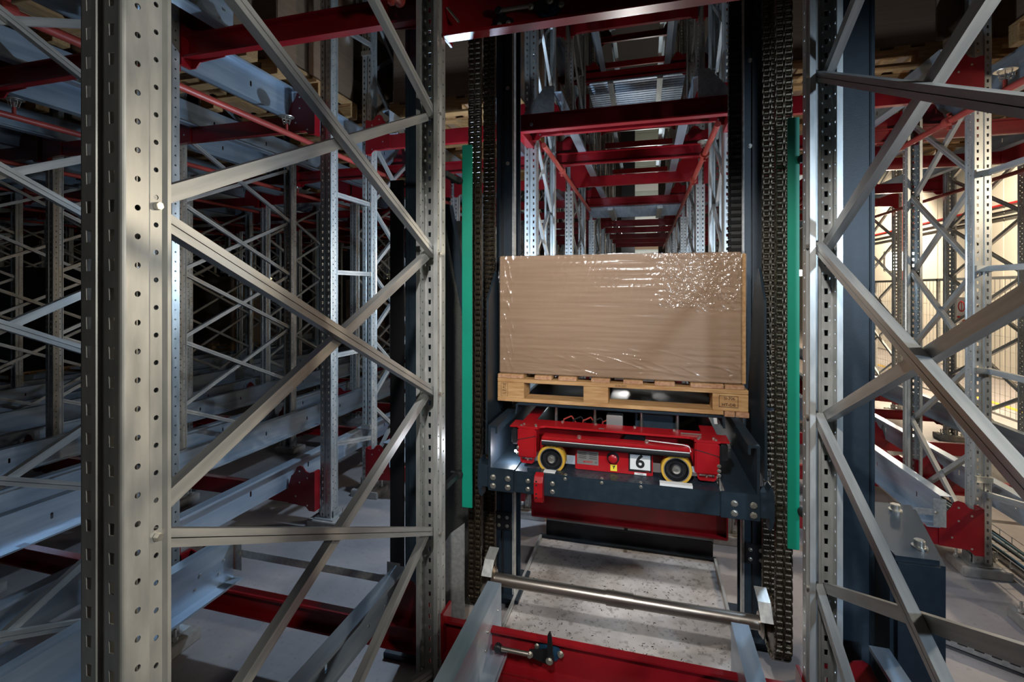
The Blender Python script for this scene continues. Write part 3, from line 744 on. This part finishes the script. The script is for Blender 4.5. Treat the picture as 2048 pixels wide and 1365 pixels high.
for s, xo, xi in ((-1, -.724, -.598), (1, .456, .305)):
    lo, hi = min(xo, xi), max(xo, xi)
    L(MB().box(lo, hi, 2.193, 2.203, .888, .998)).obj('corner_plate', NAVY, pl, .002)
    ch = c_outline(.205, .055, .0, .010)
    w0 = xo; d = -s
    poly = [(w0, .995), (w0+d*.012, .995), (w0+d*.012, 1.188), (w0+d*.035, 1.188), (w0+d*.035, 1.16), (w0+d*.045, 1.16), (w0+d*.045, 1.200), (w0+d*.0, 1.200)]
    L(MB().prism(poly, 1, 2.195, 3.28)).obj('side_channel', NAVY, pl, .002)
    lo, hi = min(w0, w0+d*.13), max(w0, w0+d*.13)
    L(MB().box(lo, hi, 2.203, 3.28, .985, .997)).obj('channel_floor', NAVY, pl)
    for (dx) in (.025, .098):
        for z in (.953, .912):
            bolt(pl, (xo + d*dx, 2.193, z), (0, -1, 0), .0105, .008)
    hx = xo + s*.045
    hpoly = [(hx-s*.045, .90), (hx-s*.045, 1.005), (hx-s*.012, 1.01), (hx-s*.004, 1.035), (hx+s*.004, 1.03), (hx+s*.010, 1.0), (hx+s*.012, .90), (hx+s*.004, .86), (hx-s*.010, .848), (hx-s*.006, .875), (hx-s*.01, .90)]
    L(MB().prism(hpoly, 1, 2.20, 2.27)).obj('guide_horn', NAVY, pl, .003)
L(MB().box(-.74, .46, 3.2, 3.28, .888, .98)).obj('rear_beam', NAVY, pl, .004)
for p in ((-.53, .95), (-.53, .912), (-.414, .95), (-.414, .913)): bolt(pl, (p[0], 2.20, p[1]), (0, -1, 0), .0085, .007)
for x in (-.355, -.19, -.02): bolt(pl, (x, 2.20, .978), (0, -1, 0), .006, .006)
for x in (-.355, -.19, -.02): bolt(pl, (x, 2.215, .991), (0, 0, 1), .006, .006)
g = L(MB().prism([(2.198, .862), (2.198, 1.0), (2.165, .992), (2.152, .965), (2.152, .90), (2.165, .87)], 0, -.492, -.452)); g.obj('red_guide_block', REDB, pl, .003)
for z in (.972, .955, .915, .898): L(MB().tube((-.480, 2.1515, z), (-.480, 2.1508, z), .004, 10)).obj('hole', INK, pl)
L(MB().box(-.535, -.475, 2.205, 2.235, .991, 1.010)).obj('stop_block', NAVY, pl, .002)
L(MB().box(-.46, -.405, 2.215, 2.25, .992, .995)).obj('white_pad', WHITEP, pl)
L(MB().box(.06, .195, 2.203, 2.235, .992, 1.003)).obj('white_pad', WHITEP, pl)

# ------------------------------------------------------------------ shuttle
st = thing('pallet_shuttle', 'red pallet shuttle cart numbered 6 on the lift platform', 'shuttle', (-.147, 2.3, .995))
def T(mb): mb.v = [rel(st, *v) for v in mb.v]; return mb
T(MB().box(-.324, .033, 2.30, 2.42, .987, 1.098)).obj('control_box', REDB, st, .006)
# top frame: U shaped plate
top = [(-.60, 2.275), (-.50, 2.275), (-.492, 2.30), (-.47, 2.315), (.19, 2.315), (.205, 2.30), (.208, 2.275), (.315, 2.275), (.315, 3.15), (.25, 3.15), (.25, 2.42), (-.54, 2.42), (-.54, 3.15), (-.60, 3.15)]
T(MB().prism(top, 2, 1.172, 1.182)).obj('top_frame', REDB, st, .001)
T(MB().box(-.54, .25, 2.40, 2.412, 1.02, 1.172)).obj('rear_bulkhead', REDB, st)
for x0, x1 in ((-.600, -.508), (.210, .312)):
    T(MB().box(x0, x1, 2.272, 2.36, 1.032, 1.172)).obj('corner_post', REDB, st, .006)
    s = 1 if x0 < 0 else -1; xe = x0 if s > 0 else x1
    T(MB().prism([(x0, 1.118 if s > 0 else 1.142), (x1, 1.142 if s > 0 else 1.118), (x1, 1.139 if s > 0 else 1.115), (x0, 1.115 if s > 0 else 1.139)], 1, 2.2705, 2.2715)).obj('seam', INK, st)
    T(MB().prism([(x0+.012, 1.035), (x0+.012, 1.012), (x0+.022, 1.003), (x1-.022, 1.003), (x1-.012, 1.012), (x1-.012, 1.035), (x1-.019, 1.035), (x1-.019, 1.014), (x0+.019, 1.014), (x0+.019, 1.035)], 1, 2.28, 2.31)).obj('lower_loop', REDB, st, .001)
    T(MB().tube((( x0+x1)/2, 2.295, 1.012), ((x0+x1)/2, 2.295, 1.036), .005, 10)).obj('stud', BOLT, st)
    T(MB().box(min(xe, xe-s*.036), max(xe, xe-s*.036), 2.285, 2.36, 1.088, 1.166)).obj('sensor_housing', BLACK, st, .008)
    T(MB().box(min(xe, xe-s*.045), max(xe, xe-s*.045), 2.29, 2.40, 1.170, 1.178)).obj('side_tab', REDB, st, .003)
    for (dx, dy) in ((.012, .012), (.02, .035), (.085, .012), (.078, .035)): bolt(st, (x0+dx+.004, 2.275+dy, 1.182), (0, 0, 1), .0065, .006, washer=False)
for (x, y) in ((-.40, 2.40), (-.235, 2.40), (-.05, 2.40), (.13, 2.395)): bolt(st, (x, y, 1.182), (0, 0, 1), .0065, .008)
for z in (1.076, 1.050): bolt(st, (-.594 - .004, 2.280, z), (0, -1, 0), .0065, .012)
for z in (1.076, 1.055, 1.035): bolt(st, (.309, 2.272, z), (0, -1, 0), .0065, .008)
T(MB().box(.155, .245, 2.345, 2.349, 1.183, 1.190)).obj('grey_rod', STEEL, st, .001)
# bumper bar
T(MB().box(-.475, .188, 2.245, 2.31, 1.133, 1.150)).obj('bumper_cover', REDB, st, .004)
T(MB().tube((-.474, 2.252, 1.120), (.187, 2.252, 1.120), .0125, 16)).obj('bumper_rubber', RUBBER, st)
T(MB().box(-.474, .187, 2.243, 2.2445, 1.130, 1.1335)).obj('bumper_edge', WHITEP, st)
for (x, y) in ((-.30, 2.27), (.005, 2.285)): bolt(st, (x, y, 1.150), (0, 0, 1), .008, .012)
T(MB().path([(.01, 2.29, 1.158), (.06, 2.275, 1.160), (.16, 2.27, 1.157), (.186, 2.275, 1.150), (.192, 2.262, 1.13)], .0025, 6)).obj('white_cable', WHITEP, st)
T(MB().tube((-.05, 2.37, 1.115), (-.05, 2.40, 1.115), .055, 24)).obj('motor', BLACK, st)
# wheels
for (x, z) in ((-.432, 1.038), (.1325, 1.044)):
    r = .067
    T(MB().lathe((x, 2.262, z), (0, 1, 0), [(.004, r*.80), (0, r*.83), (0, r*.97), (.006, r), (.050, r), (.054, r*.96), (.054, r*.5)], 44, caps=False)).obj('wheel_tyre', YELLOW, st, 0, True)
    T(MB().lathe((x, 2.262, z), (0, 1, 0), [(.001, r*.81), (.001, r*.775), (.006, r*.765)], 40, caps=False)).obj('rim_ring', GREYPL, st, 0, True)
    T(MB().lathe((x, 2.262, z), (0, 1, 0), [(.004, r*.77), (.026, r*.66), (.028, r*.40), (.010, r*.36), (.008, .010), (.008, .001)], 40, caps=False)).obj('wheel_rim', BLACK, st, 0, True)
    T(MB().lathe((x, 2.262, z), (0, 1, 0), [(-.001, .002), (-.001, .009), (.002, .010), (.003, .0175), (.008, .0185), (.012, .0185)], 24)).obj('hub_cap', BOLT, st, 0, True)
    T(MB().tube((x, 2.30, z), (x, 2.40, z), .014, 12)).obj('axle', STEEL, st)
# control panel fittings
pt = T(MB().box(-.314, -.213, 2.2985, 2.30, 1.018, 1.082)).obj('name_plate', GREYPL, st, .0005)
for k in range(4):
    for c in range(2): T(MB().box(-.306+c*.05, -.27+c*.05, 2.2978, 2.2985, 1.0725-k*.0085, 1.0745-k*.0085)).obj('plate_line', INK, pt if False else st)
text(st, 'MOFFETT', (-.262, 2.2977, 1.031), .0105, REDINK, bold=.0004)
text(st, 'CE', (-.225, 2.2977, 1.031), .009, INK)
T(MB().lathe((-.146, 2.30, 1.062), (0, -1, 0), [(0, .028), (.004, .028), (.005, .022)], 28)).obj('stop_collar', BLACK, st, 0, True)
T(MB().lathe((-.146, 2.296, 1.062), (0, -1, 0), [(0, .014), (.010, .014), (.012, .020), (.019, .020), (.023, .015), (.024, .003)], 28)).obj('stop_button', REDB, st, 0, True)
T(MB().box(-.158, -.128, 2.2985, 2.30, 1.000, 1.030)).obj('warning_label', YLABEL, st)
T(MB().prism([(-.150, 1.020), (-.138, 1.026), (-.135, 1.022), (-.140, 1.018), (-.1415, 1.010), (-.1445, 1.010), (-.144, 1.018)], 1, 2.298, 2.2985)).obj('warning_symbol', INK, st)
T(MB().box(-.075, .027, 2.297, 2.30, 1.008, 1.091)).obj('number_frame', BLACK, st)
T(MB().box(-.069, .021, 2.2962, 2.297, 1.018, 1.086)).obj('number_plate', WHITEP, st)
text(st, '6', (-.024, 2.2958, 1.0535), .082, INK, bold=.0022)
text(st, 'A-SAFE', (.008, 2.2958, 1.0125), .006, REDINK)
T(MB().box(-.050, .004, 2.2985, 2.30, .993, 1.003)).obj('small_label', WHITEP, st)
text(st, 'A SAFE', (-.023, 2.298, .998), .008, INK)
T(MB().box(-.215, -.190, 2.33, 2.345, 1.1825, 1.183)).obj('top_label', GREYPL, st)
# lifting deck under the pallet
T(MB().box(-.64, .345, 2.43, 3.2, 1.246, 1.258)).obj('lift_deck', NAVY, st, .003)
T(MB().prism([(.345, 1.258), (.352, 1.252), (.358, 1.20), (.350, 1.20), (.344, 1.246)], 1, 2.43, 3.2)).obj('deck_lip', NAVY, st)
T(MB().prism([(-.64, 1.258), (-.648, 1.252), (-.654, 1.20), (-.646, 1.20), (-.64, 1.246)], 1, 2.43, 3.2)).obj('deck_lip', NAVY, st)
for x in (-.45, -.25, -.02, .15): T(MB().tube((x, 2.50, 1.10), (x, 2.50, 1.246), .008, 10)).obj('lift_pin', STEEL, st)
T(MB().box(-.19, -.11, 2.47, 2.53, 1.10, 1.215)).obj('valve_block', GREYPL, st, .003)
T(MB().box(-.05, .16, 2.52, 2.60, 1.10, 1.235)).obj('battery_box', NAVY, st, .004)
for k in range(5):
    x = -.42+.05*k; T(MB().path([(x, 2.52, 1.10), (x+.01, 2.50, 1.17), (x+.05, 2.50, 1.19), (x+.09, 2.53, 1.12)], .004, 6)).obj('hose', CABLEK if k % 2 else REDP, st)
T(MB().box(-.60, .31, 2.5, 3.15, 1.02, 1.09)).obj('chassis', BLACK, st)
T(MB().box(-.62, .33, 3.155, 3.165, 1.0, 1.244)).obj('light_block_plate', BLACK, st)  # dark plate added to stop tunnel light shining through the shuttle
ld = T(MB().lathe((-.6115, 2.283, 1.058), (0, -1, 0), [(0, .006), (.004, .006), (.006, .003)], 12)).obj('led_lamp', LEDM, st)
lp = light('POINT', 'shuttle_lamp_light', (-.622, 2.29, 1.050), 1.6, (.85, .92, 1.0), size=.008)

# ------------------------------------------------------------------ hero pallet and carton
hp = thing('pallet', 'wooden pallet with burnt stamps under the wrapped carton on the lift', 'pallet', (-.147, 2.93, 1.262), 'wooden pallets on the racks')
def HP(mb): mb.v = [rel(hp, *v) for v in mb.v]; return mb
X0, X1, YA, YB = -.750, .456, 2.43, 3.43
ZB, ZK, ZSg, ZD, ZT = 1.262, 1.281, 1.362, 1.382, 1.404
for (a, b) in ((-.750, -.61), (-.552, -.462), (-.428, -.335), (-.262, -.170), (-.105, -.012), (.042, .135), (.205, .352), (.356, .440)):
    HP(MB().box(a, b, YA+random.uniform(0, .006), YB, ZD, ZT-random.uniform(0, .002))).obj('deck_board', WOODY, hp, .002)
    HP(MB().box(a+.002, b-.002, YA-.0012+.001, YA+.0015, ZD+.002, ZT-.003)).obj('board_end', ENDGRAIN, hp)
for y in (YA, 2.88, YB-.10): HP(MB().box(X0, X1, y, y+.10, ZSg, ZD)).obj('stringer', WOOD, hp, .002)
for (a, b) in ((X0, -.607), (-.30, -.178), (.303, X1)):
    for y in (YA+.002, 2.87, YB-.13): HP(MB().box(a, b, y, y+.13, ZK, ZSg)).obj('block', WOOD, hp, .002)
HP(MB().box(X0, .35, YA, YA+.12, ZB, ZK)).obj('bottom_board', WOOD, hp, .002)
HP(MB().box(X0, .35, YB-.12, YB, ZB, ZK)).obj('bottom_board', WOOD, hp, .002)
for (a, b) in ((.354, .398), (.402, .458)): HP(MB().box(a, b, YA-.006, YB, ZB-.006, ZK)).obj('bottom_board', ENDGRAIN, hp, .002)
# stamps
yF = YA - .0008
def frame_lines(x0, x1, z0, z1, t, mat, y):
    HP(MB().box(x0, x1, y, y+.0006, z1-t, z1).box(x0, x1, y, y+.0006, z0, z0+t).box(x0, x0+t, y, y+.0006, z0, z1).box(x1-t, x1, y, y+.0006, z0, z1)).obj('stamp_frame', mat, hp)
yB = YA + .0012
for k, s_ in enumerate(('SI0', 'PC', '990', 'HT')): text(hp, s_, (-.712, yB, 1.3475-.0155*k), .0165, BURN, name='stamp')
frame_lines(-.731, -.694, 1.288, 1.356, .0012, BURN, yB)
frame_lines(.330, .413, 1.298, 1.352, .0022, BURN, yB)
text(hp, 'SI-706', (.375, yB, 1.340), .019, BURN, name='stamp', bold=.0002); text(hp, 'HT-DB', (.372, yB, 1.310), .020, BURN, name='stamp', bold=.0002)
text(hp, '20.06.2023', (-.118, yF, 1.372), .0150, BURN, name='stamp', squash=.85)

ct = thing('wrapped_carton', 'big brown carton in wrinkled clear stretch film on the lift pallet', 'carton', (-.153, 2.90, 1.406))
def CTm(mb): mb.v = [rel(ct, *v) for v in mb.v]; return mb
CTm(MB().box(-.745, .430, 2.452, 3.36, 1.406, 2.022)).obj('carton', CARD, ct, .004)
CTm(MB().box(.432, .450, 2.455, 3.36, 1.406, 2.015)).obj('edge_board', WOODY, ct, .002)
# film: wrinkled front sheet and plain sides
from mathutils import noise as mn
def film_sheet():
    nx, nz = 420, 220; vs = []; fs = []
    for j in range(nz+1):
        for i in range(nx+1):
            x = -.750 + 1.186*i/nx; z = 1.404 + .622*j/nz
            u = i/nx; v = j/nz
            d = .0016*mn.noise(Vector((x*3, 0, z*60)))
            k = max(0, min(1, (u-.62)/.15)) * max(0, min(1, (v-.50)/.12))       # crumpled upper right corner
            kk = max(0, min(1, (v-.55)/.2)) * .45                                 # pulled folds along the top
            wx, wz = x + .03*mn.noise(Vector((x*9, 1, z*9))), z + .03*mn.noise(Vector((x*9, 8, z*9)))
            r1 = 1 - abs(mn.noise(Vector((wx*30, 3, wz*24)))) * 2.2
            r2 = 1 - abs(mn.noise(Vector((wx*62+9, 1, wz*50)))) * 2.2
            d += k*(.0045*max(0, r1)**3 + .0025*max(0, r2)**3)
            fold = 1 - abs(mn.noise(Vector((x*30 - (z-2.0)*10, 7, z*3.5)))) * 2.6
            patch = max(0, mn.noise(Vector((x*5, 4, z*6))) + .25)
            d += kk*(1-k)*.011*max(0, fold)**5*min(1, patch*1.6)
            low = 1 - abs(mn.noise(Vector((x*5+3, 2, z*34+x*7)))) * 2.6
            d += .0035*max(0, low)**4 * max(0, min(1, (.33-v)/.2)) * (.35+.65*u)
            if u < .07: d += .0035*max(0, 1-abs(mn.noise(Vector((x*34, 5, z*9))))*2.5)**3
            vs.append((x, 2.4485 - d, z))
    for j in range(nz):
        for i in range(nx):
            a = j*(nx+1)+i; fs.append((a, a+1, a+nx+2, a+nx+1))
    return MB().add(vs, fs)
CTm(film_sheet()).obj('film_front', FILM, ct, 0, True)
s2 = MB().add([(-.750,2.4485,1.404),(-.750,3.37,1.404),(-.750,3.37,2.026),(-.750,2.4485,2.026),(.454,2.4485,1.404),(.454,3.37,1.404),(.454,3.37,2.026),(.454,2.4485,2.026)], [(0,1,2,3),(4,5,6,7),(3,2,6,7)])
CTm(s2).obj('film_sides', FILM, ct)

# ------------------------------------------------------------------ walkways in the tunnel
def walkway(z, lab):
    w = thing('walkway_deck', lab, 'walkway', (LANEX(0), 7.75, z))
    for k in range(12):
        y = -.48 + .0875*k
        MB().prism([(y-.04, 0), (y-.028, .018), (y+.028, .018), (y+.04, 0), (y+.04, .003), (y+.029, .021), (y-.029, .021), (y-.04, .003)], 0, -.70, .70).obj('deck_profile', GALVR, w)
    for x in (-.35, .35): MB().box(x-.04, x+.04, -.52, .52, -.04, .0).obj('bearer', GALVB, w, .003)
walkway(3.045, 'corrugated metal walkway deck across the tunnel behind the lift')
walkway(4.905, 'higher corrugated metal walkway deck in the tunnel behind the lift')
wk = thing('walkway_deck', 'perforated metal walkway beside the rails right of the lift', 'walkway', (1.35, 7.75, .62))
for k in range(12): MB().box(-.62+.105*k, -.53+.105*k, -.5, .5, 0, .02).obj('deck_profile', GALVB, wk, .002)
fm = thing('far_mast', 'black mast of a second lift at the far end of the tunnel', 'mast', (-.55, 16.2, 0))
MB().box(-.22, .22, -.1, .1, 0, 8.5).obj('column', BLACK, fm, .01)
fp = slab('wall_far', -.36, .42, 17.3, 17.4, 0, 8.8, PALEW)
for k in range(30): MB().box(-.36, .42, 17.29, 17.30, .02+.29*k, .27+.29*k).obj('panel', (PALEW, PALEW, WHITEP, CARD)[k % 4], fp)

# ------------------------------------------------------------------ right-hand hall: fence, lamp, sign, cables, line
fn = thing('mesh_fence', 'wire mesh safety fence along the pale wall on the right', 'fence', (4.7, 8.5, 0))
for k in range(9): MB().box(-.02, .02, -4.52+k*1.13, -4.48+k*1.13, 0, 2.02).obj('fence_post', GALVB, fn)
MB().box(-.02, .02, -4.5, 4.6, 1.98, 2.02).obj('top_rail', GALVB, fn); MB().box(-.015, .015, -4.5, 4.6, .10, .13).obj('bottom_rail', GALVB, fn)
wm = MB()
for k in range(91): wm.tube((0, -4.5+k*.1, .1), (0, -4.5+k*.1, 2.0), .0028, 4, cap=False)
for k in range(10): wm.tube((0, -4.5, .2+k*.2), (0, 4.6, .2+k*.2), .0028, 4, cap=False)
o = wm.obj('wire_mesh', GALVB, fn); tag(o, kind='stuff')
sg = thing('warning_sign', 'white no-entry warning sign with red print on the mesh fence', 'sign', (4.66, 8.95, 1.52))
MB().box(-.004, .004, -.14, .14, -.2, .2).obj('sign_plate', WHITEP, sg)
MB().path([(-.005, .075*math.cos(q*PI/12), .06+.075*math.sin(q*PI/12)) for q in range(25)], .009, 6).obj('ring_symbol', REDINK, sg)
MB().box(-.0065, -.005, -.008, .008, -.01, .13).obj('bar_symbol', REDINK, sg)
MB().box(-.0065, -.005, -.11, .11, -.12, -.09).obj('print_line', REDINK, sg); MB().box(-.0065, -.005, -.11, .11, -.165, -.135).obj('print_line', REDINK, sg)
yl = MB().box(5.4, 5.5, 2, 18, .0005, .004).obj('floor_line', YLINE); tag(yl, 'yellow painted line on the floor along the fence', 'floor marking')
wl = thing('work_lamp', 'glaring white work lamp by the pale wall at the right', 'lamp', (5.35, 12.4, 2.45))
MB().box(-.30, .30, -.02, .05, -.22, .22).obj('lamp_body', GREYPL, wl, .01); MB().box(-.27, .27, -.03, -.021, -.19, .19).obj('lamp_glass', LAMPM, wl)
MB().tube((0, .05, -2.45), (0, .05, -.2), .02, 10).obj('lamp_pole', BLACK, wl)
wl2 = thing('work_lamp', 'small star-bright work lamp seen beside the right green guard', 'lamp', (3.08, 11.3, 2.18))
MB().box(-.06, .06, -.02, .05, -.07, .07).obj('lamp_body', GREYPL, wl2, .006); MB().box(-.05, .05, -.03, -.021, -.06, .06).obj('lamp_glass', LAMPM, wl2); MB().tube((0, .05, -2.18), (0, .05, -.06), .015, 8).obj('lamp_pole', BLACK, wl2)
for (x0, z0, y0, y1, n, lab) in ((2.36, .06, 2.15, 12, 7, 'wire cable tray with grey-blue cables on the floor right of the frames'), (1.50, .03, .6, 2.0, 0, '')):
    if not lab: continue
    t = thing('cable_tray', lab, 'cable tray', (x0, y0, z0))
    L_ = y1-y0
    for sx in (-.11, .11): MB().tube((sx, 0, .05), (sx, L_, .05), .003, 6).obj('tray_wire', GALVB, t)
    for sx in (-.08, -.03, .03, .08): MB().tube((sx, 0, 0), (sx, L_, 0), .003, 6).obj('tray_wire', GALVB, t)
    rm = MB().path([(-.11, 0, .05), (-.11, 0, 0), (.11, 0, 0), (.11, 0, .05)], .003, 6).mesh('tray_rung', GALVB)
    for k in range(int(L_/.12)): put('tray_rung', rm, t, (0, k*.12, 0))
    for k in range(n):
        ph = random.random()*6; pts = [(-.085+.027*k + .012*math.sin(q*.9+ph), q*.35, .012+.008*(k % 2)+.004*math.sin(q+ph)) for q in range(int(L_/.35)+1)]
        MB().path(pts, .008, 7).obj('cable', CABLE if k % 3 else CABLEK, t, 0, True)
t = thing('cable_tray', 'perforated cable tray running askew across the floor behind the navy drive cover', 'cable tray', (1.45, 3.02, .02))
t.rotation_euler = (0, 0, -.50)
MB().box(-.25, .95, -.004, .0, 0, .055).box(-.25, .95, .10, .104, 0, .055).box(-.25, .95, 0, .10, 0, .003).obj('tray_body', GALVB, t)
sl = MB().box(-.018, .018, -.0046, -.0041, -.007, .007).mesh('slot', BLACK, 0)
for k in range(19): put('slot', sl, t, (-.20+.062*k, 0, .03))
for k in range(4): MB().path([(-.25, .02+.022*k, .015), (.2, .025+.02*k, .022), (.95, .02+.022*k, .016)], .008, 7).obj('cable', (CABLE, CABLEK, REDP, WHITEP)[k], t)
hz = thing('wall_conduit', 'black and red cable conduits high along the pale right wall', 'conduit', (6.93, 2, 3.4))
for dz, mt in ((0, CABLEK), (.14, REDINK), (-.12, CABLEK)): MB().tube((0, 0, dz), (0, 20, dz), .022, 8).obj('conduit_run', mt, hz)
rp = thing('riser_pipe', 'red vertical pipe on the pale right wall far back', 'pipe', (6.72, 15.5, 0)); MB().tube((0, 0, 0), (0, 0, 5), .07, 14).obj('pipe_run', REDB, rp, 0, True); MB().tube((0, 0, 1.9), (0, 0, 2.1), .11, 14).obj('flange', REDB, rp)
for (x, y, lab) in ((-13.5, 14.9, 'yellowish lamp glimpsed far back among the dark left racks'), (-8.6, 15.2, 'second yellowish lamp far back, nearer the lift')):
    t = thing('wall_lamp', lab, 'lamp', (x, y, 2.1)); MB().box(-.22, .22, -.02, .02, -.3, .3).obj('lamp_body', GREYPL, t); 
    MB().box(-.18, .18, -.028, -.021, -.26, .26).obj('lamp_glass', principled('far_lamp_glass', (1,1,1), 0, .5, emis=((1.0, .82, .45), 1.6)), t); MB().tube((0, 0, -2.1), (0, 0, -.3), .03, 8).obj('lamp_pole', GREYPL, t)
